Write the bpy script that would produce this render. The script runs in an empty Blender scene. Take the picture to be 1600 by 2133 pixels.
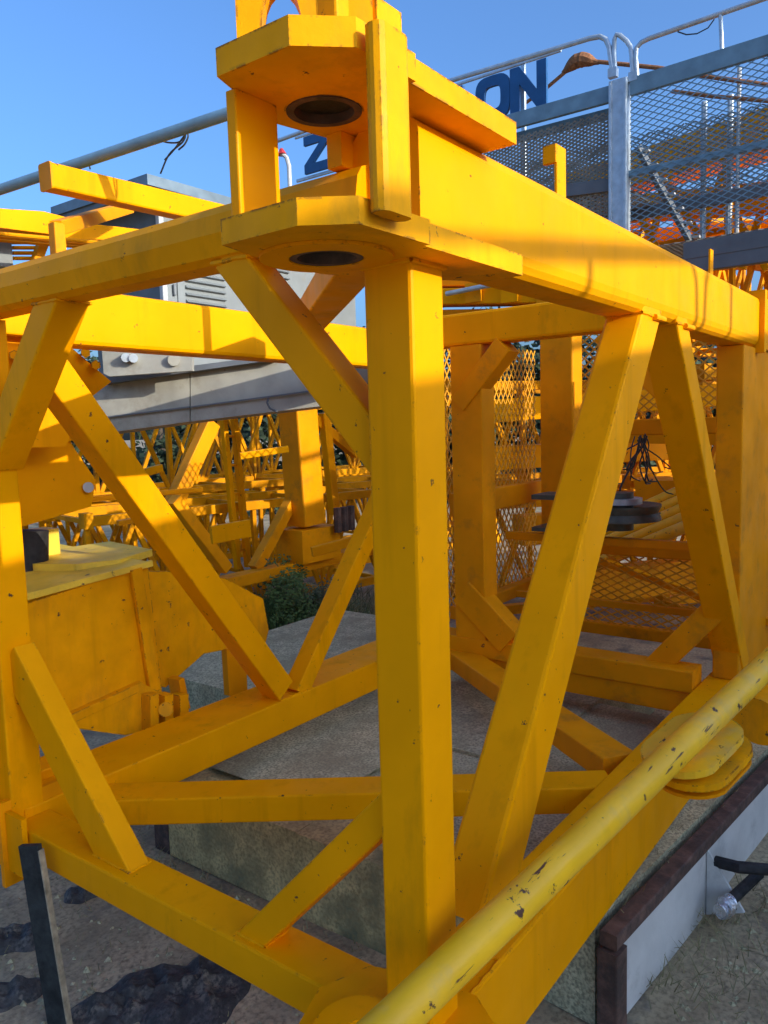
import bpy, math, random
from mathutils import Vector as V, Matrix
random.seed(7)
C = bpy.context.scene.collection
SC = bpy.context.scene

# ---------------------------------------------------------------- camera
YAW, PITCH, ROLL, F = math.radians(36.835), math.radians(-6.054), math.radians(-1.727), 1636.0
CAM = V((-1.532, -1.0495, 0.711))
_f = V((math.cos(YAW), math.sin(YAW), 0)); _r = V((math.sin(YAW), -math.cos(YAW), 0)); _u = V((0, 0, 1))
f2 = _f*math.cos(PITCH)+_u*math.sin(PITCH); u2 = _u*math.cos(PITCH)-_f*math.sin(PITCH)
r2 = _r*math.cos(ROLL)+u2*math.sin(ROLL); u3 = u2*math.cos(ROLL)-_r*math.sin(ROLL)
cam = bpy.data.cameras.new('camera'); co = bpy.data.objects.new('camera', cam); C.objects.link(co)
M = Matrix.Identity(4)
for i in range(3):
    M[i][0] = r2[i]; M[i][1] = u3[i]; M[i][2] = -f2[i]; M[i][3] = CAM[i]
co.matrix_world = M
cam.sensor_fit = 'HORIZONTAL'; cam.sensor_width = 36; cam.lens = 36*F/1600
cam.clip_start = 0.05; cam.clip_end = 2000
SC.camera = co

# ---------------------------------------------------------------- sky, sun, exposure
SUN_DIR = V((0.05, -1.0, 0.30)).normalized()
el = math.asin(SUN_DIR.z)
W = bpy.data.worlds.new('World'); SC.world = W; W.use_nodes = True
nt = W.node_tree; bg = nt.nodes['Background']
sky = nt.nodes.new('ShaderNodeTexSky'); sky.sky_type = 'NISHITA'; sky.sun_disc = False
sky.sun_elevation = el; sky.sun_rotation = math.atan2(SUN_DIR.x, SUN_DIR.y)
sky.air_density = 1.0; sky.dust_density = 5.0; sky.ozone_density = 7.2
nt.links.new(sky.outputs[0], bg.inputs[0]); bg.inputs[1].default_value = 0.15
sl = bpy.data.lights.new('sun', 'SUN'); sl.energy = 2.0; sl.angle = math.radians(0.35); sl.color = (1, 0.94, 0.82)
so = bpy.data.objects.new('sun', sl); C.objects.link(so)
so.rotation_euler = SUN_DIR.to_track_quat('Z', 'Y').to_euler()
vs = SC.view_settings
vs.view_transform = 'Standard'; vs.look = 'None'; vs.exposure = 1.30; vs.gamma = 1; vs.use_curve_mapping = False
SC.cycles.max_bounces = 8; SC.cycles.diffuse_bounces = 5

# ---------------------------------------------------------------- materials
def mat(name, col, rough=.5, metal=0, var=.12, scale=6, chips=0, chipcol=(.09, .035, .02), grime=0, grimecol=(.12, .07, .02), bump=0, bscale=40, spec=.4, fine=0, finescale=300, col2=None, c2scale=2, c2lo=.45, c2hi=.62, chipscale=14, streak=0, edge=0, axis=None):
    m = bpy.data.materials.new(name); m.use_nodes = True
    n = m.node_tree.nodes; L = m.node_tree.links; b = n['Principled BSDF']
    geo = n.new('ShaderNodeNewGeometry')
    def noise(s, det=4, rough_=.55, stretch=None):
        t = n.new('ShaderNodeTexNoise'); t.inputs['Scale'].default_value = s; t.inputs['Detail'].default_value = det; t.inputs['Roughness'].default_value = rough_
        if stretch:
            mp = n.new('ShaderNodeMapping'); mp.inputs['Scale'].default_value = stretch
            L.new(geo.outputs['Position'], mp.inputs[0]); L.new(mp.outputs[0], t.inputs['Vector'])
        else: L.new(geo.outputs['Position'], t.inputs['Vector'])
        return t.outputs[0]
    def ramp(src, lo, hi):
        t = n.new('ShaderNodeMapRange'); t.inputs[1].default_value = lo; t.inputs[2].default_value = hi; L.new(src, t.inputs[0]); return t.outputs[0]
    def mix(fac, a, c):
        t = n.new('ShaderNodeMix'); t.data_type = 'RGBA'
        if isinstance(fac, float): t.inputs[0].default_value = fac
        else: L.new(fac, t.inputs[0])
        for k, x in ((6, a), (7, c)):
            if isinstance(x, tuple): t.inputs[k].default_value = (*x, 1)
            else: L.new(x, t.inputs[k])
        return t.outputs[2]
    dark = tuple(c*(1-var*1.6) for c in col); lite = tuple(min(1, c*(1+var)) for c in col)
    o = mix(ramp(noise(scale), .3, .7), dark, lite)
    if col2: o = mix(ramp(noise(c2scale, 6, .65), c2lo, c2hi), o, col2)
    if fine: o = mix(ramp(noise(finescale, 3), .42, .42+fine), o, tuple(c*.45 for c in col))
    if grime: o = mix(ramp(noise(3.3, 8, .7, (1, 1, .35) if streak else None), .62-grime*.12, .86), o, grimecol)
    if streak:
        o = mix(ramp(noise(1.0, 6, .6, (9, 9, .7)), .56, .80), o, tuple(c*(1-streak) for c in col))
    if axis:
        ax_v = V(axis).normalized(); b1 = ax_v.orthogonal().normalized(); b2 = ax_v.cross(b1); cx_ = n.new('ShaderNodeCombineXYZ')
        for k_, (vec, sc_) in enumerate(((ax_v, 3.2), (b1, 26), (b2, 26))):
            d_ = n.new('ShaderNodeVectorMath'); d_.operation = 'DOT_PRODUCT'; d_.inputs[1].default_value = tuple(vec*sc_); L.new(geo.outputs['Position'], d_.inputs[0]); L.new(d_.outputs['Value'], cx_.inputs[k_])
        t_ = n.new('ShaderNodeTexNoise'); t_.inputs['Scale'].default_value = 1.0; t_.inputs['Detail'].default_value = 8; t_.inputs['Roughness'].default_value = .68; L.new(cx_.outputs[0], t_.inputs['Vector'])
        o = mix(ramp(t_.outputs[0], .618, .64), o, chipcol)
    if edge:
        bv = n.new('ShaderNodeBevel'); bv.samples = 4; bv.inputs['Radius'].default_value = .011
        dt_ = n.new('ShaderNodeVectorMath'); dt_.operation = 'DOT_PRODUCT'; L.new(bv.outputs[0], dt_.inputs[0]); L.new(geo.outputs['Normal'], dt_.inputs[1])
        e1 = ramp(dt_.outputs['Value'], .985, .90); e2 = ramp(noise(18, 8, .7), .60-edge*.1, .66-edge*.1)
        mu = n.new('ShaderNodeMath'); mu.operation = 'MULTIPLY'; L.new(e1, mu.inputs[0]); L.new(e2, mu.inputs[1])
        o = mix(mu.outputs[0], o, chipcol)
    if chips:
        c1 = ramp(noise(chipscale, 9, .68), .745-chips*.11, .76-chips*.11)
        o = mix(c1, o, chipcol)
    L.new(o, b.inputs['Base Color']); b.inputs['Metallic'].default_value = metal
    L.new(n_r(n, L, noise(scale*2.3), rough), b.inputs['Roughness'])
    b.inputs['Specular IOR Level'].default_value = spec
    if bump:
        bp = n.new('ShaderNodeBump'); bp.inputs['Strength'].default_value = bump; bp.inputs['Distance'].default_value = .01
        L.new(noise(bscale, 6, .65), bp.inputs['Height']); L.new(bp.outputs[0], b.inputs['Normal'])
    return m
def n_r(n, L, src, rough):
    t = n.new('ShaderNodeMapRange'); t.inputs[1].default_value = .3; t.inputs[2].default_value = .7
    t.inputs[3].default_value = max(.05, rough-.1); t.inputs[4].default_value = min(1, rough+.12); L.new(src, t.inputs[0]); return t.outputs[0]
YEL = mat('yellow_paint', (.88, .335, .0), .45, spec=.05, var=.06, scale=2.5, chips=.78, grime=.4, streak=.22, edge=.35, bump=.06, bscale=25, grimecol=(.46, .2, .005), chipscale=22)
YEL2 = mat('yellow_paint_worn', (.86, .355, .001), .5, spec=.08, var=.1, scale=5, chips=.95, edge=1.0, streak=.25, grime=.8, bump=.1, bscale=30, grimecol=(.36, .18, .02), chipscale=16)
YOR = mat('orange_yellow_paint', (.82, .29, .001), .5, spec=.10, var=.12, scale=2, chips=.6, grime=.6, bump=.06, grimecol=(.25, .11, .02))
YBK = mat('orange_background_paint', (.76, .29, .001), .55, spec=.06, var=.15, scale=2, chips=.8, grime=.9, grimecol=(.16, .07, .02))
PALE = mat('pale_yellow_paint', (.88, .48, .012), .42, var=.1, scale=4, chips=1.1, grime=.6, bump=.1, bscale=20, chipscale=11, axis=(.86, -.12, .18), edge=.9, streak=.2, grimecol=(.5, .38, .16))
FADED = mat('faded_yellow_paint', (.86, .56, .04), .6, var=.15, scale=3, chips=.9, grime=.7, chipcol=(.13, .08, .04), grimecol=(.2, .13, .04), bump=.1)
GALV = mat('galvanised_steel', (.50, .56, .60), .38, .5, var=.12, scale=14)
BLUG = mat('blue_grey_paint', (.15, .26, .34), .5, var=.15)
DKMETAL = mat('dark_mesh_steel', (.19, .18, .15), .6, var=.2)
ORMESH = mat('orange_mesh_paint', (.78, .33, .01), .55, var=.2)
BLUE = mat('blue_letter_paint', (.015, .09, .24), .45, var=.08)
GREY = mat('grey_cabinet_paint', (.20, .215, .21), .5, var=.06, grime=.3, grimecol=(.2, .18, .13))
DGREY = mat('dark_grey_sheet', (.12, .13, .14), .5, var=.1)
DUCT = mat('weathered_grey_sheet', (.36, .34, .28), .55, .2, var=.12, scale=5, grime=.9, grimecol=(.14, .11, .07), chips=.5)
CONC = mat('rough_concrete', (.62, .56, .33), .9, var=.16, scale=9, fine=.2, finescale=70, bump=.7, bscale=55, col2=(.38, .33, .19), c2scale=2.2)
MOSS = mat('mossy_concrete', (.56, .43, .19), .95, var=.25, scale=7, col2=(.15, .15, .08), c2scale=2.5, c2lo=.5, c2hi=.66, bump=.6, bscale=30, fine=.3, finescale=60)
WHT = mat('pale_painted_concrete', (.62, .60, .55), .8, var=.07, scale=5, grime=.5, grimecol=(.28, .26, .23), bump=.2, bscale=30)
RUST = mat('rusty_steel', (.125, .07, .05), .85, var=.35, scale=12, col2=(.06, .04, .032), c2scale=9, c2lo=.45, c2hi=.6, bump=.4, bscale=60)
DIRT = mat('dirt', (.47, .36, .21), .95, var=.25, scale=3, col2=(.15, .125, .10), c2scale=2.3, c2lo=.55, c2hi=.66, bump=1, bscale=14, fine=.3, finescale=45)
WOOD = mat('dark_wet_wood', (.018, .022, .022), .8, var=.4, scale=20, bump=.5, bscale=25)
WOODE = mat('raw_wood_edge', (.30, .25, .17), .9, var=.3, scale=25)
SHEAVE = mat('dark_green_grey_metal', (.085, .095, .075), .5, .2, grime=.8, grimecol=(.06, .06, .04), var=.2, scale=14)
CABLE = mat('black_cable', (.04, .042, .04), .5)
BLACK = mat('black_steel_bore_shade', (.03, .028, .028), .7, .2, var=.3, scale=20)  # plain black steel; in the foot bore it stands in for the hole's shade
ROPE = mat('rusty_rope', (.32, .13, .05), .8, var=.3, scale=40)
LEAF = mat('leaf_green', (.10, .16, .035), .7, var=.4, scale=8)
LEAFD = mat('dark_leaf_green', (.032, .05, .02), .7, var=.4, scale=4)
STRAW = mat('dry_straw', (.30, .26, .13), .9, var=.3, scale=10)
BARK = mat('bark', (.07, .05, .035), .9)
WHITE = mat('white_paint', (.45, .45, .44), .5)
REDM = mat('red_lamp_housing', (.5, .03, .03), .5)
CLOD = mat('dark_rubber_sheet', (.075, .07, .065), .7, var=.4, scale=14, bump=1, bscale=30, col2=(.2, .165, .12), c2scale=7, c2lo=.52, c2hi=.66, fine=.2, finescale=60)

# ---------------------------------------------------------------- mesh helpers
def spline(pts, k=6):
    P = [V(p) for p in pts]; P = [P[0]*2-P[1]]+P+[P[-1]*2-P[-2]]; out = []
    for i in range(1, len(P)-2):
        a, b, c, d = P[i-1:i+3]
        for j in range(k):
            t = j/k; out.append(.5*((2*b)+(c-a)*t+(2*a-5*b+4*c-d)*t*t+(3*b-a-3*c+d)*t**3))
    return out+[P[-2]]
def ray(x, y): return f2+r2*((x-800)/F)-u3*((y-1066.5)/F)
def at(x, y, ax, val):                       # where the sight line through (x, y) meets the plane axis = val
    q = ray(x, y); return CAM+q*((val-CAM[ax])/q[ax])
def atd(x, y, d): return CAM+ray(x, y)*d
class MB:
    def __init__(s): s.v = []; s.f = []; s.sm = []
    def add(s, vs, fs, smooth=False):
        o = len(s.v); s.v += [tuple(p) for p in vs]; s.f += [tuple(i+o for i in f) for f in fs]; s.sm += [smooth]*len(fs); return s
    def hexa(s, p):                          # 8 corners: bottom ring then top ring
        return s.add(p, [(3, 2, 1, 0), (4, 5, 6, 7), (0, 1, 5, 4), (1, 2, 6, 5), (2, 3, 7, 6), (3, 0, 4, 7)])
    def box(s, a, b):
        x0, y0, z0 = a; x1, y1, z1 = b
        return s.hexa([(x0, y0, z0), (x1, y0, z0), (x1, y1, z0), (x0, y1, z0), (x0, y0, z1), (x1, y0, z1), (x1, y1, z1), (x0, y1, z1)])
    def prism(s, poly, d, smooth=False):     # 3-D polygon pushed along d
        d = V(d); n = len(poly); P = [V(p) for p in poly]
        nrm = sum(((P[i]-P[0]).cross(P[(i+1) % n]-P[0]) for i in range(1, n-1)), V())
        if nrm.dot(d) < 0: P.reverse()
        vs = P+[p+d for p in P]
        o = len(s.v); s.v += [tuple(p) for p in vs]
        s.f += [tuple(o+i for i in reversed(range(n))), tuple(o+n+i for i in range(n))]; s.sm += [False, False]
        for i in range(n):
            j = (i+1) % n; s.f.append((o+i, o+j, o+n+j, o+n+i)); s.sm.append(smooth)
        return s
    def bar(s, p0, p1, w, h, n, r=.008, seg=2, smooth=False):  # rounded box tube; h runs along n
        p0, p1, n = V(p0), V(p1), V(n); d = (p1-p0).normalized(); n = (n-d*n.dot(d)).normalized(); t = d.cross(n)
        r = min(r, w*.49, h*.49); pts = []
        if r >= .03: seg = 6
        for k, (sx, sy) in enumerate(((1, 1), (-1, 1), (-1, -1), (1, -1))):
            for i in range(seg+1):
                a = math.pi/2*(k+i/seg)
                pts.append((sx*(w/2-r)+math.cos(a)*r, sy*(h/2-r)+math.sin(a)*r))
        if r >= .03: seg_ = 1
        return s.prism([p0+t*a+n*b for a, b in pts], p1-p0, smooth or r >= .03)
    def tube(s, pts, r, n=8, cap=True, smooth=True):
        P = [V(p) for p in pts]; rs = r if isinstance(r, (list, tuple)) else [r]*len(P); o = len(s.v); ref = None
        for i, p in enumerate(P):
            d = (P[min(i+1, len(P)-1)]-P[max(i-1, 0)]).normalized()
            if ref is None: ref = V((0, 0, 1)) if abs(d.z) < .9 else V((1, 0, 0))
            a = (ref-d*ref.dot(d)).normalized(); ref = a; b = d.cross(a)
            s.v += [tuple(p+a*(math.cos(2*math.pi*k/n)*rs[i])+b*(math.sin(2*math.pi*k/n)*rs[i])) for k in range(n)]
        for i in range(len(P)-1):
            for k in range(n):
                j = (k+1) % n; s.f.append((o+i*n+k, o+i*n+j, o+(i+1)*n+j, o+(i+1)*n+k)); s.sm.append(smooth)
        if cap:
            s.f.append(tuple(o+k for k in reversed(range(n)))); s.f.append(tuple(o+(len(P)-1)*n+k for k in range(n))); s.sm += [False, False]
        return s
    def disc(s, c, n, r, t, seg=32, r1=None): # solid disc from c along n by t
        return s.tube([V(c), V(c)+V(n).normalized()*t], [r, r1 or r], seg)
    def ring(s, c, n, r0, r1, t, seg=36):
        n = V(n).normalized(); a = n.orthogonal().normalized(); b = n.cross(a); c = V(c); o = len(s.v)
        for k in range(seg):
            u = a*math.cos(2*math.pi*k/seg)+b*math.sin(2*math.pi*k/seg)
            s.v += [tuple(c+u*r0), tuple(c+u*r1), tuple(c+u*r1+n*t), tuple(c+u*r0+n*t)]
        for k in range(seg):
            j = (k+1) % seg
            for q in range(4):
                w = (q+1) % 4; s.f.append((o+4*k+q, o+4*j+q, o+4*j+w, o+4*k+w)); s.sm.append(q in (1, 3))
        return s
    def mesh(s, name, m):
        me = bpy.data.meshes.new(name); me.from_pydata(s.v, [], s.f); me.polygons.foreach_set('use_smooth', s.sm)
        me.materials.append(m); me.update()
        if any(s.sm): me.set_sharp_from_angle(angle=math.radians(35))
        return me
    def build(s, name, m, parent=None):
        o = bpy.data.objects.new(name, s.mesh(name, m)); C.objects.link(o)
        if parent: o.parent = parent; o.matrix_parent_inverse = Matrix.Translation(-parent_loc(parent))
        return o
def parent_loc(p):
    return V((0, 0, 0)) if p.type != 'EMPTY' or p.get('_local') else V(p.location)
def tag(o, label=None, cat=None, group=None, kind=None):
    if label: o['label'] = label
    if cat: o['category'] = cat
    if group: o['group'] = group
    if kind: o['kind'] = kind
    return o
def thing(name, label, cat, loc=(0, 0, 0), group=None, local=False, rot=(0, 0, 0)):
    # local: parts are given in the thing's own coordinates; otherwise in world coordinates
    o = bpy.data.objects.new(name, None); C.objects.link(o); o.location = loc; o.rotation_euler = rot; o.empty_display_size = .1
    if local: o['_local'] = 1
    return tag(o, label, cat, group)
def lpart(mb, name, m, parent):              # part in local coordinates
    o = bpy.data.objects.new(name, mb.mesh(name, m)); C.objects.link(o); o.parent = parent; return o
def copy_tree(o, parent=None):
    c = o.copy(); C.objects.link(c)
    if parent: c.parent = parent
    for ch in list(o.children): copy_tree(ch, c)
    return c
def quad_bar(ax, val, A, B, t, sgn=1, r=.008):
    # a straight box tube lying in the plane axis = val; A and B give its two edges at either end
    a0, a1 = at(*A[0], ax, val), at(*A[1], ax, val); b0, b1 = at(*B[0], ax, val), at(*B[1], ax, val)
    p0, p1 = (a0+a1)/2, (b0+b1)/2; d = (p1-p0).normalized()
    nn = V((0, 0, 0)); nn[ax] = 1; side = d.cross(nn).normalized()
    w = (abs((a1-a0).dot(side))+abs((b1-b0).dot(side)))/2
    return p0+nn*sgn*t/2, p1+nn*sgn*t/2, w, nn

# ================================================================ SETTING
g = MB(); N = 60
xs = [-60+120*i/N for i in range(N+1)]
def ground_z(x, y):
    return -1.6+.03*math.sin(x*1.7+y)*math.sin(y*1.3-.4*x)
v = []; fcs = []
ax_ = [-400, -150, -60]+[-20+.5*i for i in range(101)]+[60, 150, 400]
for x in ax_:
    for y in ax_: v.append((x, y, ground_z(x, y)))
n_ = len(ax_)
for i in range(n_-1):
    for j in range(n_-1): fcs.append((i*n_+j, (i+1)*n_+j, (i+1)*n_+j+1, i*n_+j+1))
g.add(v, fcs, True); tag(g.build('ground', DIRT), kind='structure')

# ================================================================ MAIN FRAME
fr = thing('crane_frame', 'big yellow welded steel crane frame with clevis head on its front corner post', 'crane frame', (0, 0, -1.165))
def fbar(name, p0, p1, w, h, n, m=YEL, r=.008): return MB().bar(p0, p1, w, h, n, r).build(name, m, fr)
S = .14
fbar('column', (S/2, S/2, -1.0), (S/2, S/2, 1.098), S, S, (0, 1, 0), r=.009)
# lower chords
fbar('chord', (.079, .145, -.92), (.079, 2.045, -.92), .158, .12, (0, 0, 1))
fbar('chord', (.0, .1, -1.012), (3.5, .1, -1.012), .20, .305, (0, 0, 1), r=.01)
fbar('chord', (.05, 2.215, -.915), (3.1, 2.215, -.915), .33, .19, (0, 0, 1))
fbar('chord', (3.2, .205, -.825), (3.2, 2.045, -.825), .2, .13, (0, 0, 1), m=YOR)
fbar('chord', (3.22, .205, -.96), (3.22, 2.045, -.96), .2, .135, (0, 0, 1), m=YOR)
# upper chords
MB().prism([(x, .15, z) for x, z in ((.04, 1.190), (.012, 1.205), (-.006, 1.262), (.004, 1.315), (.022, 1.340), (.04, 1.346), (.13, 1.346), (.16, 1.31), (.16, 1.22), (.13, 1.19))], (0, 2.85, 0)).build('chord', YEL, fr)
MB().prism([(.045, y, z) for y, z in [(.055, 1.132), (.034, 1.136), (.016, 1.148), (.005, 1.166), (.0, 1.19), (.0, 1.395), (.006, 1.415), (.02, 1.427), (.04, 1.432), (.17, 1.432), (.2, 1.40), (.2, 1.17), (.15, 1.132)]], (3.635, 0, 0)).build('chord', YEL, fr)
fbar('chord', (.34, 2.13, 1.23), (3.1, 2.13, 1.23), .16, .245, (0, 0, 1), r=.02)
fbar('chord', (3.18, .205, 1.36), (3.18, 2.045, 1.36), .16, .215, (0, 0, 1), r=.02)
MB().box((3.685, -.03, 1.10), (3.75, .24, 1.47)).build('end_flange', YEL, fr)
MB().box((3.752, .0, 1.13), (4.6, .2, 1.44)).build('end_stub', YEL, fr)
# corner posts
fbar('post', (.07, 2.13, -.98), (.07, 2.13, 1.185), .14, .15, (0, 1, 0))
fbar('post', (3.53, .09, -.855), (3.53, .09, 1.128), .30, .15, (0, 1, 0), m=YOR)
fbar('post', (4.10, .075, -.855), (4.10, .075, 1.125), .82, .11, (0, 1, 0), m=YOR)
fbar('chord', (3.51, .1, -1.012), (4.7, .1, -1.012), .20, .30, (0, 0, 1), r=.01)
fbar('post', (3.19, 1.70, -.76), (3.19, 1.70, 1.25), .24, .18, (1, 0, 0), m=YOR)
# knee braces and diagonals
def fq(name, ax, val, A, B, t, m=YEL, r=.008, ext=0):
    p0, p1, w, n = quad_bar(ax, val, A, B, t); d = (p1-p0).normalized()
    ea, eb = ext if isinstance(ext, tuple) else (ext, ext)
    return MB().bar(p0-d*ea, p1+d*eb, w, t, n, r).build(name, m, fr)
fq('knee_brace', 0, .02, ((440, 562), (540, 555)), ((765, 968), (765, 872)), .10, ext=.06)
fq('knee_brace', 0, .03, ((545, 1892), (568, 1960)), ((796, 1650), (799, 1743)), .10, ext=(.17, .05))
fq('knee_brace', 0, .045, ((5, 1400), (47, 1385)), ((188, 1770), (235, 1750)), .09, ext=(.05, .17))
fq('knee_brace', 0, .03, ((66, 640), (112, 640)), ((-40, 935), (4, 930)), .13, ext=.07)
fq('diagonal', 1, .006, ((1335, 650), (1385, 645)), ((1012, 1895), (1080, 1830)), .15, ext=.10, r=.014)
fq('diagonal', 1, .006, ((1410, 655), (1428, 655)), ((1546, 1391), (1564, 1377)), .17, ext=.02)
fq('diagonal', 1, 2.06, ((120, 825), (178, 800)), ((565, 1435), (612, 1420)), .14, ext=(.16, .05))
fq('diagonal', 1, 2.06, ((770, 1090), (796, 1110)), ((635, 1415), (660, 1400)), .12, ext=(.35, .12))
fq('knee_brace', 0, 3.085, ((958, 1189), (960, 1275)), ((1085, 1335), (1030, 1345)), .16, m=YOR)
fq('knee_brace', 0, 3.085, ((951, 870), (952, 815)), ((1078, 712), (1015, 722)), .16, m=YOR)
fq('knee_brace', 0, 3.21, ((1347, 1360), (1408, 1395)), ((1470, 1262), (1482, 1302)), .09, m=YOR, ext=(.12, .08))
fbar('knee_brace', (3.19, .25, .75), (3.19, .75, 1.25), .14, .16, (1, 0, 0), m=YOR)
# plan braces at the bottom and the top
def plan(A, B, z, t, m=YEL, ext=0):
    p0, p1, w, n = quad_bar(2, z, A, B, t, -1); d = (p1-p0).normalized()
    return MB().bar(p0-d*ext, p1+d*ext, w, t, n).build('plan_brace', m, fr)
plan(((200, 1632), (190, 1668)), ((1275, 1602), (1265, 1640)), -.865, .12)
plan(((955, 1330), (955, 1375)), ((1310, 1560), (1275, 1590)), -.868, .12, YOR)
p0, p1, w, n = quad_bar(2, 1.195, ((620, 655), (690, 690)), ((700, 575), (775, 580)), .11, 1)
d = (p1-p0).normalized(); MB().bar(p0-d*.5, p1+d*.3, w*.8, .11, n).build('plan_brace', YEL, fr)
def weld(p0, p1, w, t, n, ax, val, r=.007):
    d = (p1-p0).normalized(); n = (n-d*n.dot(d)).normalized(); sd = d.cross(n); pts = []; k = 8
    cs = [(-w/2, -t/2), (w/2, -t/2), (w/2, t/2), (-w/2, t/2)]
    for i in range(4):
        (a0, b0), (a1, b1) = cs[i], cs[(i+1) % 4]
        for j in range(k):
            q = p0+sd*(a0+(a1-a0)*j/k)+n*(b0+(b1-b0)*j/k); q = q+d*((val-q[ax])/d[ax])
            pts.append(q+V([random.uniform(-.0015, .0015) for _ in range(3)]))
    pts.append(pts[0]); MB().tube(pts, [r*random.uniform(.75, 1.2) for _ in pts], 6, cap=False).build('weld_bead', YEL, fr)
for A, B, t, ax, val, off in (
        (((440, 562), (540, 555)), ((765, 968), (765, 872)), .10, 2, 1.190, .02), (((545, 1892), (568, 1960)), ((796, 1650), (799, 1743)), .10, 2, -.860, .03),
        (((440, 562), (540, 555)), ((765, 968), (765, 872)), .10, 1, .141, .02), (((545, 1892), (568, 1960)), ((796, 1650), (799, 1743)), .10, 1, .141, .03),
        (((5, 1400), (47, 1385)), ((188, 1770), (235, 1750)), .09, 2, -.860, .045), (((66, 640), (112, 640)), ((-40, 935), (4, 930)), .13, 2, 1.190, .03)):
    p0, p1, w, n = quad_bar(0, off, A, B, t); weld(p0, p1, w, t, n, ax, val)
for A, B, t, val, pl_ in ((((1335, 650), (1385, 645)), ((1012, 1895), (1080, 1830)), .15, -.860, .006), (((1335, 650), (1385, 645)), ((1012, 1895), (1080, 1830)), .15, 1.134, .006),
        (((1410, 655), (1428, 655)), ((1546, 1391), (1564, 1377)), .17, 1.134, .006), (((120, 825), (178, 800)), ((565, 1435), (612, 1420)), .14, -.820, 2.06), (((770, 1090), (796, 1110)), ((635, 1415), (660, 1400)), .12, -.820, 2.06)):
    p0, p1, w, n = quad_bar(1, pl_, A, B, t); weld(p0, p1, w, t, n, 2, val)
MB().tube([(-.002, -.002, 1.097), (S+.002, -.002, 1.097), (S+.002, S+.002, 1.097), (-.002, S+.002, 1.097), (-.002, -.002, 1.097)], .008, 6, cap=False).build('weld_bead', YEL, fr)
# clevis head: plates, cheek plates, web flanges
def keyhole(outline, c, r, n_=28):
    # outline with a round bore cut out of it, as one polygon
    A = sum(outline[i][0]*outline[(i+1) % len(outline)][1]-outline[(i+1) % len(outline)][0]*outline[i][1] for i in range(len(outline)))
    o = list(outline) if A > 0 else list(reversed(outline))
    k = min(range(len(o)), key=lambda i: (o[i][0]-c[0])**2+(o[i][1]-c[1])**2); o = o[k:]+o[:k]
    a0 = math.atan2(o[0][1]-c[1], o[0][0]-c[0])
    hole = [(c[0]+r*math.cos(a0-2*math.pi*i/n_), c[1]+r*math.sin(a0-2*math.pi*i/n_)) for i in range(n_+1)]
    return [o[0]]+hole+[o[0]]+o[1:]
def plate(name, outline, z0, z1, m=YEL2): return MB().prism([(x, y, z0) for x, y in outline], (0, 0, z1-z0)).build(name, m, fr)
out1 = [(-.378, .215), (-.385, -.005), (-.315, -.100), (-.075, -.104), (-.075, -.088), (.39, -.088), (.39, .03), (.14, .20), (0, .27), (-.15, .27)]
pl1 = plate('lower_plate', keyhole(out1, (-.150, .125), .083), 1.10, 1.152)
out2 = [(-.382, .20), (-.382, .0), (-.295, -.092), (-.10, -.094), (-.10, -.082), (.375, -.082), (.375, .03), (.14, .20), (.03, .25), (-.14, .285)]
pl2 = plate('upper_plate', keyhole(out2, (-.110, .150), .086), 1.427, 1.482)
MB().ring((-.150, .125, 1.092), (0, 0, 1), .085, .150, .0075).build('bore_ring', YEL, pl1)
MB().ring((-.150, .125, 1.094), (0, 0, 1), .066, .0825, .056).build('bushing', RUST, pl1)
MB().disc((-.150, .125, 1.13), (0, 0, 1), .065, .018).build('pin_end', RUST, pl1)
MB().ring((-.110, .150, 1.424), (0, 0, 1), .068, .0855, .056).build('bushing', RUST, pl2)
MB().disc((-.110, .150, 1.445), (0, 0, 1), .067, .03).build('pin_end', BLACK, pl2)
MB().bar((-.247, -.127, 1.122), (-.247, -.127, 1.462), .100, .042, (0, 1, 0), .016).build('cheek_plate', YEL2, fr)
MB().bar((-.262, .225, 1.153), (-.262, .225, 1.426), .125, .03, (0, 1, 0), .004).build('cheek_plate', YEL, fr)
MB().box((.002, .195, 1.346), (.13, .24, 1.426)).build('web_plate', YEL, fr)
MB().bar((-.02, .05, 1.153), (-.02, .05, 1.24), .012, .012, (0, 1, 0), .003).build('locking_pin', YEL2, fr)
# upper lug above the head
u1 = MB(); n_a = 10; cx, cy = 0, 0
lug0 = V((-.375, .145, 1.483)); lugd = V((.085, -.075, 0))
dirx = V((.165, -.21, 0)).normalized(); thick = V((-dirx.y, dirx.x, 0))*.05
def arch(x0, x1, h0, h1, z): # arch plate between x0..x1 (along dirx from lug0) with an arched opening h0..h1
    pts = [(x0, 0), (x0, z), (x1, z), (x1, 0), (h1, 0)]
    for i in range(n_a+1):
        a = math.pi*i/n_a; pts.append(((h0+h1)/2+math.cos(a)*(h1-h0)/2, .02+math.sin(a)*.085))
    pts.append((h0, 0))
    return [lug0+dirx*a+V((0, 0, b)) for a, b in pts]
P = arch(0, .27, .05, .13, .30)
lg = MB(); lg.prism(P[:], thick); lg.build('lug_plate', YEL2, fr)
MB().bar((-.245, .0, 1.483), (-.245, .0, 1.80), .06, .06, (1, 0, 0), .006).build('lug_post', YEL2, fr)
MB().box((-.205, -.075, 1.483), (-.12, -.035, 1.56)).build('lug_rib', YEL2, fr)
MB().bar((1.12, .13, 1.446), (1.12, .13, 1.66), .075, .012, (0, 1, 0), .003).build('bracket', YEL, fr)
MB().bar((1.085, .15, 1.60), (1.085, .15, 1.66), .02, .05, (0, 1, 0), .003).build('bracket', YEL, fr)
MB().bar((3.05, .12, 1.446), (3.05, .12, 1.62), .06, .012, (0, 1, 0), .003).build('bracket', YEL, fr)
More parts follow.
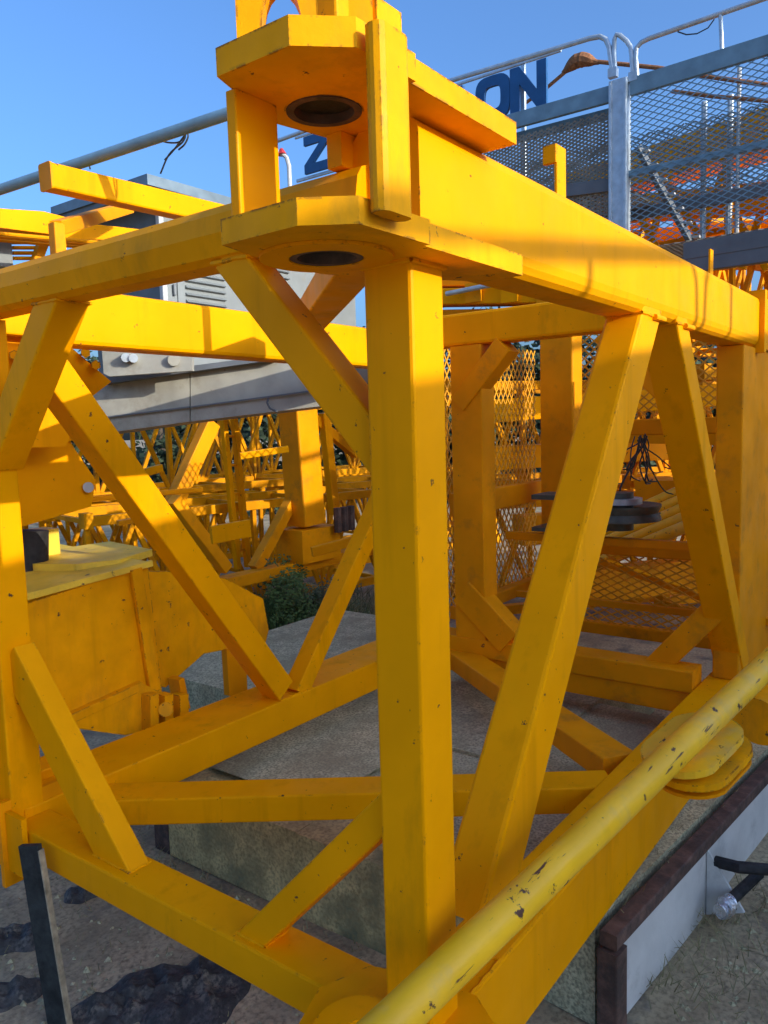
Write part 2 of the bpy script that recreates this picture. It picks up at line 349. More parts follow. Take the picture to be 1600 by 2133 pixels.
# corner lug with pin bore at the foot of the front post
cl = MB().prism([(-.2, -.12, -.985), (.13, -.12, -.985), (.20, -.02, -.985), (.20, .13, -.985), (.13, .30, -.985), (-.02, .36, -.985), (-.2, .30, -.985)], (0, 0, .14)).build('foot_plate', YEL, fr)
MB().ring((-.10, .15, -.844), (0, 0, 1), .036, .125, .022).build('boss', YEL, cl)
MB().disc((-.10, .15, -.843), (0, 0, 1), .0355, .006).build('bore', BLACK, cl)  # black disc, the dark inside of the hole painted in
MB().prism([(-.16, -.09, -1.16), (.0, -.09, -1.16), (.0, .1, -1.16), (-.16, .1, -1.16)], (0, 0, .17)).build('foot_block', YEL, fr)
# left corner joint plates
MB().box((-.03, 1.93, -1.05), (-.008, 2.3, -.80)).build('gusset_plate', YEL, fr)
MB().box((-.05, 2.06, -1.12), (.30, 2.085, -.76)).build('gusset_plate', YOR, fr)
MB().bar((-.3, 2.33, -.80), (.35, 2.33, -.80), .16, .05, (0, 0, 1)).build('gusset_plate', YEL, fr)
MB().box((-.5, 2.42, -1.0), (.30, 2.46, -.35)).build('gusset_plate', YOR, fr)
# weld collars where the diagonals meet the upper chord
for px in ((1362, 640), (1425, 640)):
    q = at(*px, 1, 0.02); MB().bar((q.x-.06, .07, 1.128), (q.x+.06, .07, 1.128), .17, .022, (0, 0, 1), .008).build('weld_collar', YEL, fr)

# ================================================================ TIE PIPE with stacked round plates
a, b = atd(800, 2148, 1.72), atd(1700, 1288, 3.52); a = a-(b-a).normalized()*.25
tp = thing('tie_pipe', 'pale yellow scratched steel pipe slanting across the lower right chord with two round plates', 'pipe', a)
MB().tube([a+(b-a)*i/20 for i in range(21)], .049, 24).build('pipe', PALE, tp)
pd = (b-a).normalized(); pc = atd(1436, 1532, 2.80)
up = V((0, 0, 1)); up = (up-pd*up.dot(pd)).normalized(); side = pd.cross(up)
def stadium(c, L, R, t, name, m):
    pts = []
    for k in range(24):
        th = 2*math.pi*k/24; o = (L if math.cos(th) > 0 else -L)
        pts.append(c+pd*(o+math.cos(th)*R)+side*(math.sin(th)*R))
    return MB().prism(pts, up*t).build(name, m, tp)
stadium(pc-up*.055+pd*.02, .09, .135, .026, 'round_plate', PALE)
stadium(pc-up*.105+pd*.03-side*-.03, .08, .135, .026, 'round_plate', YEL2)
stadium(pc-up*.135+pd*.03-side*-.03, .08, .13, .012, 'round_plate', YOR)
MB().tube([pc-up*.17, pc-up*.05], .05, 16).build('pin', RUST, tp)
e = atd(1600, 1480, 3.5)
MB().tube([e-pd*.12, e+pd*.5], .11, 24).build('sleeve', YEL2, tp)

# ================================================================ CONCRETE BLOCKS
cb = thing('concrete_block', 'rough concrete counterweight block with rusty steel edges and pale painted face', 'concrete block', (2.0, 0, -1.6))
# the block under the right chord; its front face looks towards the sun side
P0, P1 = V((1.15, -.045, -1.172)), V((3.3, -.265, -1.172)); dx = (P1-P0).normalized(); nb = V((-dx.y, dx.x, 0))
MB().hexa([P0+nb*.07+V((0, 0, -.43)), P1+nb*.07+V((0, 0, -.43)), P1+nb*2.4+V((0, 0, -.43)), P0+nb*2.4+V((0, 0, -.43)),
           P0+nb*.07, P1+nb*.07, P1+nb*2.4, P0+nb*2.4]).build('body', CONC, cb)
MB().bar(P0-dx*.03-V((0, 0, .03))-nb*.0, P1-V((0, 0, .03)), .07, .06, (0, 0, 1), .007).build('edge_angle', RUST, cb)
MB().bar(P0+V((0, 0, -.43))-dx*.0, P0+V((0, 0, -.07)), .085, .085, nb, .007).build('edge_angle', RUST, cb)
fo = 0.012
fa = MB().hexa([P0+dx*.045+nb*.005+V((0, 0, -.43)), P1+nb*.005+V((0, 0, -.43)), P1+nb*.068+V((0, 0, -.43)), P0+dx*.045+nb*.068+V((0, 0, -.43)),
           P0+dx*.045+nb*.005+V((0, 0, -.070)), P1+nb*.005+V((0, 0, -.070)), P1+nb*.068+V((0, 0, -.07)), P0+dx*.045+nb*.068+V((0, 0, -.07))]).build('painted_face', WHT, cb)
tri = P0+dx*.95
MB().prism([tri-nb*.001+V((0, 0, -.10)), tri-nb*.001+V((0, 0, -.42)), tri+dx*.03-nb*.16+V((0, 0, -.36))], dx*.014).build('lug', WHT, cb)
lp = tri+dx*.03-nb*.03
MB().tube([lp+V((0, 0, -.16)), lp-nb*.1+V((0, 0, -.15)), lp-nb*.2+dx*.1+V((0, 0, -.17)), lp-nb*.23+dx*.25+V((0, 0, -.24)), lp-nb*.2+dx*.35+V((0, 0, -.3))], .027, 10).build('lifting_loop', BLACK, cb)
tg = thing('tie_bar', 'dark steel bar wrapped with crumpled silver foil beside the pale block face', 'bar', lp-nb*.2+V((0, 0, -.43)))
q0 = lp-nb*.09-dx*.09+V((0, 0, -.28))
MB().tube([q0, q0+dx*.32-nb*.03], .026, 10).build('bar', BLACK, tg)
fm = MB(); pts = []
for i in range(7):
    pts.append(q0+dx*(.02*i-.10)+V((random.uniform(-.006, .006), random.uniform(-.006, .006), random.uniform(-.008, .008))))
fm.tube([p+V((random.uniform(-.004, .004),)*3) for p in spline(pts, 3)], [random.uniform(.026, .042) for _ in range(19)], 14, smooth=False).build('foil', mat('crumpled_foil', (.75, .76, .78), .28, .9, bump=.6, bscale=60), tg)

# mossy block under the bottom diagonal, its face parallel to the left chord
mb = thing('mossy_block', 'mossy stained concrete block lying under the horizontal plan brace', 'concrete block', (1.3, 1.3, -1.6))
MB().box((1.02, .45, -1.6), (2.2, 1.44, -1.178)).build('block', MOSS, mb)
MB().box((1.03, 1.447, -1.6), (2.2, 2.42, -1.18)).build('block', MOSS, mb)
MB().box((1.03, 2.425, -1.6), (2.9, 2.55, -1.19)).build('edge_beam', RUST, mb)
sl_ = thing('concrete_slab', 'rough pale concrete slab seen through the frame behind the front post', 'concrete slab', (3, 2, -1.6))
MB().box((1.25, 1.50, -1.15), (2.35, 2.41, -1.1455)).build('top_layer', CONC, sl_)
MB().box((2.21, .9, -1.6), (4.6, 4.2, -1.15)).build('slab', CONC, sl_)

# plank
a0, a1 = at(62, 1760, 1, 1.80), at(128, 2160, 1, 1.42); a1 = at(128, 2160, 2, -1.58)
pk = thing('wooden_plank', 'dark wet plank with a raw splintered edge leaning at the lower left corner', 'plank', a1)
dd = (a0-a1).normalized(); nn = V((-1, -.35, .1)); nn = (nn-dd*nn.dot(dd)).normalized()
sd = dd.cross(nn)
MB().bar(a1-dd*.1, a0, .092, .025, nn, .003).build('board', WOOD, pk)
sm_ = 1 if sd.dot(_r) > 0 else -1
MB().bar(a1-dd*.1+sd*(.0485*sm_), a0-dd*.02+sd*(.0485*sm_), .006, .028, nn, .001).build('raw_edge', WOODE, pk)

# dark tarpaulin clods on the ground
for i, (px, py, s) in enumerate(((310, 2085, .21), (420, 2070, .25), (235, 2115, .15), (30, 1960, .14), (20, 2080, .12), (180, 1860, .1))):
    c = at(px, py, 2, -1.6); m_ = MB(); pts = []; nr, ns = 9, 40
    ph = [random.random()*6 for _ in range(4)]
    vv = [(c.x, c.y, ground_z(c.x, c.y)+.05)]; ff = []
    for r_ in range(1, nr+1):
        for k in range(ns):
            th = 2*math.pi*k/ns
            rr = s*(r_/nr)*(1+.22*math.sin(2*th+ph[0])+.10*math.sin(3*th+ph[1])+.05*math.sin(7*th+ph[2]))
            x_, y_ = c.x+rr*math.cos(th), c.y+rr*math.sin(th); hh_ = .055*(1-(r_/nr)**2)*(.75+.5*math.sin(31*x_+ph[0]+9*y_)*math.sin(27*y_+ph[1])+.35*math.sin(73*x_+ph[2]+20*y_)*math.sin(61*y_+ph[3]))
            vv.append((x_, y_, ground_z(x_, y_)+.006+hh_-.012*(r_ == nr)))
    for k in range(ns): ff.append((0, 1+k, 1+(k+1) % ns))
    for r_ in range(nr-1):
        for k in range(ns):
            a_ = 1+r_*ns+k; b_ = 1+r_*ns+(k+1) % ns; ff.append((a_, a_+ns, b_+ns, b_))
    m_.add(vv, ff, True)
    lab = ['crumpled black rubber sheet half buried in dirt, middle of the lower left', 'largest crumpled black sheet on dirt below the left chord', 'small dark scrap left of the crumpled black sheets',
           'dark scrap left of the leaning plank near the frame corner', 'dark scrap at the bottom left edge beside the plank foot', 'small dark scrap just right of the plank under the chord'][i]
    o = m_.build('rubber_sheet', CLOD); tag(o, lab, 'rubber sheet', 'black scraps on the dirt')

# ================================================================ GRASS, SHRUBS, STRAW
def blades(mb, c, n, rad, h, lean=.5, w=.006):
    for _ in range(n):
        r_ = rad*math.sqrt(random.random()); th = random.random()*6.283
        p = V((c[0]+r_*math.cos(th), c[1]+r_*math.sin(th), c[2])); hh = h*(.4+.8*random.random())
        dv = V((random.gauss(0, lean), random.gauss(0, lean), 1)).normalized()*hh
        sd = V((random.uniform(-1, 1), random.uniform(-1, 1), 0)).normalized()*w
        mb.add([p-sd, p+sd, p+dv*.6+sd*.7+V((0, 0, .02*hh)), p+dv], [(0, 1, 2), (0, 2, 3)])
gm = MB()
for (px, py, n, rad, h) in ((560, 1300, 1500, .8, .4), (640, 1320, 2500, .8, .35), (590, 1350, 2000, .6, .3), (720, 1330, 2000, .6, .4), (700, 1290, 1200, .8, .35)):
    c = at(px, py, 2, -1.6); blades(gm, c, n, rad, h, .5, .008)
gg = MB()
for (px, py, n, rad, h) in ((570, 1340, 1200, .5, .5), (620, 1330, 1200, .5, .55), (530, 1320, 700, .4, .4), (690, 1335, 600, .4, .4)):
    blades(gg, at(px, py, 2, -1.6), n, rad, h, .35, .007)
tag(gg.build('green_grass', LEAF), 'green grass tufts round the weeds behind the V braces', 'grass', kind='stuff')
tag(gm.build('dry_grass', STRAW), 'dry grass patch between the yellow parts behind the frame', 'grass', kind='stuff')
gm = MB()
for (px, py, n, rad, h) in ((330, 2070, 60, .35, .05), (450, 2050, 50, .3, .05), (1450, 1990, 200, .35, .12), (1530, 1900, 160, .3, .12), (1390, 1880, 60, .2, .06), (430, 1830, 200, .4, .08), (300, 1780, 200, .4, .08), (200, 1900, 130, .5, .05), (560, 1990, 150, .4, .05), (1500, 2100, 150, .3, .08)):
    c = at(px, py, 2, -1.59); blades(gm, c, n, rad, h, .9, .003)
for i in range(160):
    t = random.random()*.6; p = P0+dx*(random.random()*2)+nb*(.02+.14*random.random()); blades(gm, (p.x, p.y, -1.172), 1, .02, .05, 1.5, .002)
tag(gm.build('straw_litter', STRAW), 'scattered dry straw on dirt and concrete', 'straw', kind='stuff')
rb_ = MB()
for _ in range(420):
    px_, py_ = random.uniform(-20, 640), random.uniform(1740, 2160)
    if random.random() < .3: px_, py_ = random.uniform(1330, 1640), random.uniform(1880, 2160)
    c = at(px_, py_, 2, -1.6); r_ = random.choice([.006, .009, .012, .02]); 
    if c.x > 1.0 and c.y > -.2: continue
    vv = []
    for (x_, y_, z_) in ((1, 0, 0), (-1, 0, 0), (0, 1, 0), (0, -1, 0), (0, 0, 1), (0, 0, -1)): vv.append((c.x+x_*r_*random.uniform(.6, 1.5), c.y+y_*r_*random.uniform(.6, 1.5), c.z+.03*0+z_*r_*random.uniform(.4, 1)+ground_z(c.x, c.y)+1.6))
    rb_.add(vv, [(0, 2, 4), (2, 1, 4), (1, 3, 4), (3, 0, 4), (2, 0, 5), (1, 2, 5), (3, 1, 5), (0, 3, 5)])
tag(rb_.build('rubble', CONC), 'small stones and rubble scattered over the dirt', 'rubble', kind='stuff')
def shrub(c, R, H, n, label, m=LEAF, group=None, lw=.035, stem=True):
    t = thing('shrub', label, 'shrub', c, group)
    mb_ = MB(); 
    lob = [(V((random.gauss(0, R*.45), random.gauss(0, R*.45), H*(.3+.55*random.random()))), R*random.uniform(.25, .5)) for _ in range(9)]
    for _ in range(n):
        q, rr = random.choice(lob); dv = V((random.gauss(0, 1), random.gauss(0, 1), random.gauss(0, .8))).normalized()
        p = V(c)+q+dv*rr*(.5+.5*random.random())
        a_ = V((random.gauss(0, 1), random.gauss(0, 1), random.gauss(0, .6))).normalized(); b_ = a_.orthogonal().normalized()
        L_ = lw*random.uniform(1.2, 3); mb_.add([p, p+a_*L_*.5+b_*lw*.5, p+a_*L_, p+a_*L_*.5-b_*lw*.5], [(0, 1, 2, 3)])
    mb_.build('foliage', m, t)
    st = MB()
    for q, rr in lob: st.tube([V(c), V(c)+q*.5+V((0, 0, .05)), V(c)+q], [.02*R+.006, .015*R+.004, .004], 5)
    st.build('stems', BARK, t)
    return t
shrub(tuple(at(585, 1345, 2, -1.6)), .55, .9, 3000, 'low green weed bush growing behind the V braces', lw=.022)
shrub(tuple(at(668, 1335, 2, -1.6)), .45, .75, 1800, 'thin grey green weeds right of the low bush', m=mat('grey_green_leaf', (.10, .12, .06), .7, var=.3), lw=.018)

# ================================================================ TOWER SECTIONS behind
def lattice(label, loc, rot, L=3.0, w=1.2, h=1.2, c=.10, b=.06, nb_=3, m=YBK, group='lattice crane sections stored behind the frame'):
    t = thing('lattice_section', label, 'lattice section', loc, group, True, rot)
    for y in (0, w):
        for z in (0, h): lpart(MB().bar((0, y, z+c/2), (L, y, z+c/2), c, c, (0, 0, 1), .006), 'chord', m, t)
    st = L/nb_
    for i in range(nb_):
        x0, x1 = i*st, (i+.5)*st; x2 = (i+1)*st
        for y in (0, w):
            lpart(MB().bar((x0+.05, y, c), (x1, y, h), b, b, (0, 1, 0), .005), 'brace', m, t)
            lpart(MB().bar((x1, y, h), (x2-.05, y, c), b, b, (0, 1, 0), .005), 'brace', m, t)
    for i in range(nb_+1):
        x = i*st
        for z in (c/2, h+c/2): lpart(MB().bar((x, 0, z), (x, w, z), b, b, (0, 0, 1), .004), 'cross_bar', m, t)
        for y in (0, w): lpart(MB().bar((x, y, c), (x, y, h), b, b, (0, 1, 0), .004), 'upright', m, t)
    for x in (.0, L):
        for y in (0, w):
            for z in (0, h): lpart(MB().box((x-.05, y-.08, z-.02), (x+.05, y+.08, z+c+.04)), 'end_lug', m, t)
    return t
R = math.radians
sec = lattice('nearest yellow lattice crane section behind the V braces', (3.3, 6.6, -1.5), (0, 0, R(-12)), L=4.2, w=1.2, h=1.25, c=.11, b=.055, nb_=4)
spots = [((2.6, 8.3, -1.5), R(-12), 'second lattice section in the row, parallel behind the nearest one'),
         ((2.2, 10.0, -1.5), R(-10), 'third lattice section in the row behind the twin bars'),
         ((3.4, 8.3, -.12), R(-12), 'lattice section stacked on the second one under the grey duct'),
         ((7.6, 7.2, -1.5), R(-14), 'lattice section end to end with the nearest one, right of the thick column'),
         ((7.0, 9.6, -1.5), R(-12), 'lattice section behind the thick column at the back of the row'),
         ((6.9, 8.9, -.12), R(-12), 'upper lattice section showing between the thick column and the front post'),
         ((-1.0, 9.4, -1.5), R(-5), 'lattice section at far left behind the girder end'),
         ((6.4, 3.4, -1.5), R(-40), 'low lattice section right behind the cage mesh'),
         ((6.8, 4.2, -.1), R(-38), 'lattice section stacked on the low one behind the cage mesh'),
         ((7.2, 0.8, -1.5), R(-30), 'lattice section behind the cage floor at right'),
         ((7.4, 1.3, -.1), R(-32), 'lattice section at right behind the sheave wheels'),
         ((8.2, 1.2, 1.55), R(-20), 'sunlit lattice section seen through the right walkway mesh'),
         ((8.4, 2.6, 2.1), R(-24), 'topmost lattice section behind the galvanised post'),
         ((8.0, -1.2, 1.9), R(-15), 'lattice section at the right edge behind the walkway mesh')]
for loc, rz, lab in spots:
    o = copy_tree(sec); o.location = loc; o.rotation_euler = (0, 0, rz); o['label'] = lab
# slender twin uprights, thick column and scattered bits behind
tw = thing('twin_mast', 'slender pair of yellow upright bars standing behind the V braces', 'mast', at(490, 1185, 1, 6.0))
for dx_ in (0, .17): 
    MB().bar(at(465, 870, 1, 6.0)+V((dx_, 0, 0)), at(495, 1185, 1, 6.0)+V((dx_, 0, 0)), .07, .07, (0, 1, 0)).build('upright', YEL, tw)
for k in range(5):
    q = at(465, 870, 1, 6.0).lerp(at(495, 1185, 1, 6.0), .12+.19*k); MB().bar(q+V((.035, 0, 0)), q+V((.135, 0, 0)), .03, .03, (0, 0, 1)).build('rung', YOR, tw)
tc = thing('thick_column', 'thick orange-yellow steel column standing on a bolted base behind the frame', 'column', at(640, 1150, 1, 5.0))
MB().bar(at(620, 850, 1, 5.0), at(638, 1092, 1, 5.0), .34, .3, (0, 1, 0), .02).build('shaft', YOR, tc)
q = at(640, 1120, 1, 5.0); MB().box((q.x-.3, 4.8, q.z-.25), (q.x+.35, 5.2, q.z+.12)).build('base', YOR, tc)
for k in range(3):
    MB().tube([(q.x+.22+.12*k, 4.72, q.z+.05), (q.x+.22+.12*k, 4.72, q.z+.33)], .045, 8).build('bolt', RUST, tc)
MB().bar((q.x-1.5, 5, q.z-.3), (q.x+2.2, 5, q.z-.3), .2, .12, (0, 0, 1)).build('base_beam', YOR, tc)
th_ = thing('slim_post', 'slim yellow post with a diagonal strut right of the thick column', 'post', at(695, 1075, 1, 5.5))
MB().bar(at(675, 860, 1, 5.5), at(697, 1070, 1, 5.5), .13, .1, (0, 1, 0)).build('shaft', YEL, th_)
MB().bar(at(650, 870, 1, 5.55), at(740, 945, 1, 5.55), .12, .1, (0, 1, 0)).build('strut', YEL, th_)
xb = thing('cross_brace', 'crossed reddish yellow braces leaning between duct and ground behind the frame', 'brace', at(350, 1060, 1, 5.2))
MB().bar(at(440, 880, 1, 5.2), at(350, 1075, 1, 5.2), .16, .12, (0, 1, 0)).build('bar', YOR, xb)
MB().bar(at(360, 1040, 1, 5.0), at(470, 1185, 1, 5.0), .12, .12, (0, 1, 0)).build('bar', YOR, xb)
MB().bar(at(620, 1020, 1, 5.1), at(530, 1185, 1, 5.1), .12, .12, (0, 1, 0)).build('bar', YOR, xb)
# hoses and thin pipes among the sections
for (x0, y0, x1, y1, d, w_, m_, lab) in ((300, 985, 335, 975, 6.8, .07, YEL, 'short sunlit yellow bar lying level just right of the left V brace'), (500, 950, 600, 935, 8.0, .07, YEL, 'sunlit yellow bar lying level under the pale patch of the duct'),
        (650, 1150, 760, 1120, 7.0, .09, YOR, 'low orange bar at the foot of the thick column'),
        (440, 1115, 520, 1100, 6.9, .16, YEL, 'broad sunlit yellow bar low behind the twin bars'), (245, 1090, 330, 1075, 6.0, .04, YOR, 'thin rusty orange bar lying above the ballast box')):
    o = MB().bar(atd(x0, y0, d), atd(x1, y1, d+.2), w_, .05, (0, 1, 0)).build('loose_bar', m_)
    tag(o, lab, 'bar', 'loose bars among the lattice sections')

# ================================================================ YELLOW WEIGHT BOX, left middle
wb = thing('ballast_box', 'faded yellow steel ballast box with a scuffed pale top left of the V braces', 'ballast box', at(200, 1500, 1, 2.62))
A, B_, Cc, D = at(40, 1262, 1, 2.62), at(308, 1178, 1, 2.62), at(338, 1445, 1, 2.62), at(60, 1560, 1, 2.62)
MB().prism([A, B_, Cc, D], (0, .02, 0)).build('front_panel', YEL2, wb)
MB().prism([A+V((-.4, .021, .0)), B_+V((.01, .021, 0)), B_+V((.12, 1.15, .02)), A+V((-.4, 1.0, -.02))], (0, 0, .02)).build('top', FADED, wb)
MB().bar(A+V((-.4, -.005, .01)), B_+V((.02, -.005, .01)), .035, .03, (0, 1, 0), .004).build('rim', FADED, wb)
MB().bar(at(110, 1512, 1, 2.6), at(292, 1428, 1, 2.6), .05, .05, (0, 1, 0), .004).build('stiffener', YEL2, wb)
MB().bar(at(282, 1185, 1, 2.6), at(322, 1440, 1, 2.6), .07, .03, (0, 1, 0), .004).build('stiffener', YEL2, wb)
bl = MB()
bp_ = at(215, 1160, 2, A.z+.06)
for i in range(1): pass
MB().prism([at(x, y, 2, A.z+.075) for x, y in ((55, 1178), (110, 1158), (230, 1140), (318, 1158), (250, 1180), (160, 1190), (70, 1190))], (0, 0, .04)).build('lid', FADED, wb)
# side plate with chamfered corners
sp = thing('yellow_plate', 'flat yellow plate with clipped corners right of the ballast box', 'plate', at(420, 1420, 1, 2.72))
MB().prism([at(x, y, 1, 2.72) for x, y in ((300, 1190), (352, 1190), (470, 1205), (548, 1247), (560, 1312), (552, 1345), (475, 1352), (425, 1362), (345, 1432), (325, 1430))], (0, .03, 0)).build('plate', YEL2, sp)
MB().prism([at(x, y, 1, 2.70) for x, y in ((472, 1352), (512, 1350), (516, 1450), (478, 1450))], (0, .05, 0)).build('leg', YOR, sp)
lk = thing('pin_bracket', 'small yellow bracket with round pin at the foot of the ballast box', 'bracket', at(350, 1500, 1, 2.5))
for x in (322, 352, 384):
    MB().prism([at(x-9, 1450, 1, 2.5), at(x+9, 1445, 1, 2.5), at(x+10, 1520, 1, 2.5), at(x-8, 1525, 1, 2.5)], (0, .08, 0)).build('cheek', YEL2, lk)
MB().tube([at(345, 1478, 1, 2.47), at(345, 1478, 1, 2.60)], .04, 16).build('pin', YEL2, lk)
MB().prism([at(372, 1418, 1, 2.56), at(384, 1412, 1, 2.56), at(397, 1475, 1, 2.56), at(384, 1482, 1, 2.56)], (0, .1, 0)).build('cheek', YOR, lk)
# lower left extra: wedge plate below the box
MB().prism([at(x, y, 1, 2.58) for x, y in ((120, 1512), (300, 1425), (330, 1440), (330, 1515), (262, 1532))], (0, .04, 0)).build('lower_panel', YEL2, wb)

# boxed girder end, left
lb = thing('girder_end', 'yellow boxed girder end with sunlit triangles behind the left post', 'girder', at(110, 1100, 1, 3.0))
MB().prism([at(x, y, 1, 3.0) for x, y in ((-150, 925), (140, 912), (200, 1000), (190, 1055), (30, 1102), (-150, 1150))], (0, .5, 0)).build('web', YEL, lb)
MB().prism([at(x, y, 1, 2.96) for x, y in ((-150, 912), (205, 900), (210, 915), (-150, 932))], (0, .55, 0)).build('flange', YEL, lb)
MB().tube([at(184, 1015, 1, 2.97), at(184, 1015, 1, 3.1)], .03, 14).build('cap', WHITE, lb)
MB().bar(at(175, 1040, 1, 3.1), at(420, 1020, 1, 3.1), .035, .03, (0, 1, 0)).build('rail', YOR, lb)
db = thing('bearing_housing', 'dark round housing under the girder end above the ballast box', 'housing', at(65, 1180, 1, 3.1))
MB().tube([at(58, 1105, 1, 3.2), at(58, 1190, 1, 3.2)], .11, 20).build('barrel', BLACK, db)
MB().box(tuple(at(78, 1172, 1, 3.3)), tuple(at(122, 1100, 1, 3.3)+V((0, .15, 0)))).build('block', FADED, db)

# upper left: beams of the next machine
ub = thing('yellow_beam', 'bright yellow square tube slanting against the sky at upper left', 'beam', at(115, 362, 1, 2.6))
p0, p1, w, n = quad_bar(1, 2.6, ((108, 340), (112, 388)), ((470, 415), (470, 480)), .1)
MB().bar(p0, p1+(p1-p0)*.3, w*.85, .1, n, .01).build('tube', YEL, ub)
MB().bar(p0-(p1-p0).normalized()*.012, p0-(p1-p0).normalized()*.001, w*.9, .105, n, .012).build('end_cap', YOR, ub)
a_, b_ = at(118, 475, 1, 2.66), at(268, 432, 1, 3.4)
MB().bar(a_, b_, .06, .07, (0, 0, 1), .006).build('strut', YOR, ub)
MB().bar(a_+V((0, 0, .02)), a_-V((0, 0, .14)), .06, .06, (0, 1, 0), .006).build('strut', YOR, ub)
ib = thing('jib_beam', 'sunlit yellow beam with thin pipes beneath it at the left edge', 'beam', at(0, 455, 1, 3.6))
MB().prism([at(x, y, 1, 3.6) for x, y in ((-250, 420), (0, 434), (90, 440), (190, 466), (330, 482), (330, 500), (150, 498), (110, 488), (0, 474), (-250, 445))], (0, .15, 0)).build('beam', YEL, ib)
for k in range(3): MB().tube([at(-100, 478+7*k, 1, 3.5+.05*k), at(240, 508+6*k, 1, 3.5+.05*k)], .012, 8).build('pipe', YOR, ib)
MB().box(tuple(at(-60, 545, 1, 3.9)), tuple(at(22, 480, 1, 3.9)+V((0, .2, 0)))).build('junction_box', GREY, ib)
for k in range(4): MB().bar(at(25, 505+11*k, 1, 4.0), at(75, 505+11*k, 1, 4.0), .02, .05, (0, 1, 0)).build('slat', YEL, ib)
MB().bar(at(92, 500, 1, 3.9), at(75, 545, 1, 3.9), .06, .06, (0, 1, 0)).build('strut', YOR, ib)
# sunlit plates between left chord and duct
lpb = thing('yellow_bracket', 'sunlit yellow bracket plates with bolt heads behind the upper left brace', 'bracket', at(100, 800, 1, 2.75))
MB().prism([at(x, y, 1, 2.75) for x, y in ((-200, 640), (150, 640), (150, 725), (232, 795), (160, 850), (140, 930), (-200, 940))], (0, .06, 0)).build('plate', YEL, lpb)
MB().bar(at(-100, 665, 1, 2.7), at(150, 690, 1, 2.7), .1, .08, (0, 1, 0)).build('rib', YEL, lpb)
for (x, y) in ((130, 752), (178, 735), (200, 760), (30, 740)):
    MB().tube([at(x, y, 1, 2.69), at(x, y, 1, 2.76)], .026, 6, smooth=False).build('bolt', YEL2, lpb)

# ================================================================ GREY CABIN with roof, louvres and duct
cor = atd(335, 500, 6.6)
cz0 = atd(335, 790, 6.6).z; 
cab = thing('machine_cabin', 'grey sheet-metal machine cabin with a dark roof and louvred side behind the frame', 'cabin', (cor.x+1, cor.y+1, cz0))
zt = atd(335, 425, 6.6).z
MB().box((cor.x, cor.y, cz0), (cor.x+2.6, cor.y+.04, zt)).build('side_wall', GREY, cab)
MB().box((cor.x-.002, cor.y+.042, cz0), (cor.x+.04, cor.y+1.0, zt)).build('end_wall', DGREY, cab)
MB().box((cor.x+.042, cor.y+.042, cz0), (cor.x+2.6, cor.y+1.0, zt-.05)).build('inner_body', DGREY, cab)
MB().bar((cor.x-.005, cor.y-.005, cz0), (cor.x-.005, cor.y-.005, zt), .05, .05, (0, 1, 0)).build('corner_post', WHITE, cab)
MB().box((cor.x-.25, cor.y-.2, zt+.002), (cor.x+2.9, cor.y+1.15, zt+.045)).build('roof', DGREY, cab)
MB().box((cor.x-.27, cor.y-.22, zt+.047), (cor.x+2.92, cor.y+1.17, zt+.13)).build('roof_edge', mat('roof_sheet', (.16, .21, .24), .4, .3), cab)
lz = atd(370, 622, 6.6).z
for c_ in range(2):
    x0 = cor.x+.22+.85*c_
    MB().box((x0-.08, cor.y-.012, lz-.08), (x0+.62, cor.y-.001, lz+.62)).build('louvre_door', GREY, cab)
    for k in range(8):
        z_ = lz+.06*k; MB().prism([(x0, cor.y-.013, z_), (x0, cor.y-.045, z_+.005), (x0, cor.y-.013, z_+.03)], (.45, 0, 0)).build('louvre', GREY, cab)
    MB().tube([(x0-.04, cor.y-.03, lz+.2), (x0-.04, cor.y-.03, lz+.32)], .012, 8).build('handle', DGREY, cab)
for (x_, z_) in ((.10, .05), (.10, .5), (.95, .05), (.95, .5)):
    MB().tube([(cor.x+x_, cor.y-.02, lz+z_), (cor.x+x_, cor.y-.02, lz+z_+.09)], .014, 8).build('hinge', DGREY, cab)
MB().box((cor.x+.30, cor.y-.016, lz-.30), (cor.x+.62, cor.y-.002, lz-.14)).build('plate', GALV, cab)
MB().tube(spline([(cor.x+.1, cor.y-.03, zt-.02), (cor.x+.6, cor.y-.06, zt-.2), (cor.x+1.2, cor.y-.05, zt-.12), (cor.x+1.9, cor.y-.03, zt-.03)]), .012, 6).build('cable', CABLE, cab)
# bolted grey panel
pz = thing('bolted_panel', 'grey steel panel with two big bolts above the long duct', 'panel', atd(300, 785, 4.9))
rr = _r; 
def scr(d, pts): return [atd(x, y, d) for x, y in pts]
MB().prism(scr(5.3, ((212, 724), (400, 724), (400, 772), (228, 784), (216, 778))), _f*.06).build('sheet', DUCT, pz)
for x, y in ((262, 745), (278, 746)): MB().tube([atd(x, y, 5.24), atd(x, y, 5.33)], .03, 12).build('bolt', GALV, pz)
MB().tube([atd(362, 750, 5.27), atd(362, 750, 5.33)], .04, 12).build('bolt', DUCT, pz)
dt = thing('grey_duct', 'long weathered grey sheet-metal duct running level behind the V braces', 'duct', atd(420, 890, 5.6))
MB().prism(scr(5.6, ((140, 800), (395, 766), (395, 878), (150, 912))), _f*.5).build('duct_panel', DUCT, dt)
MB().prism(scr(5.6, ((397, 764), (820, 712), (820, 828), (397, 878))), _f*.5).build('duct_panel', DUCT, dt)
MB().prism(scr(5.57, ((215, 868), (395, 846), (395, 849), (215, 871))), _f*.02).build('seam', DGREY, dt)
MB().prism(scr(5.57, ((398, 846), (820, 790), (820, 793), (398, 849))), _f*.02).build('seam', DGREY, dt)
MB().tube(scr(5.55, ((560, 828), (556, 838), (562, 850), (578, 858))), .008, 6).build('clip', DGREY, dt)
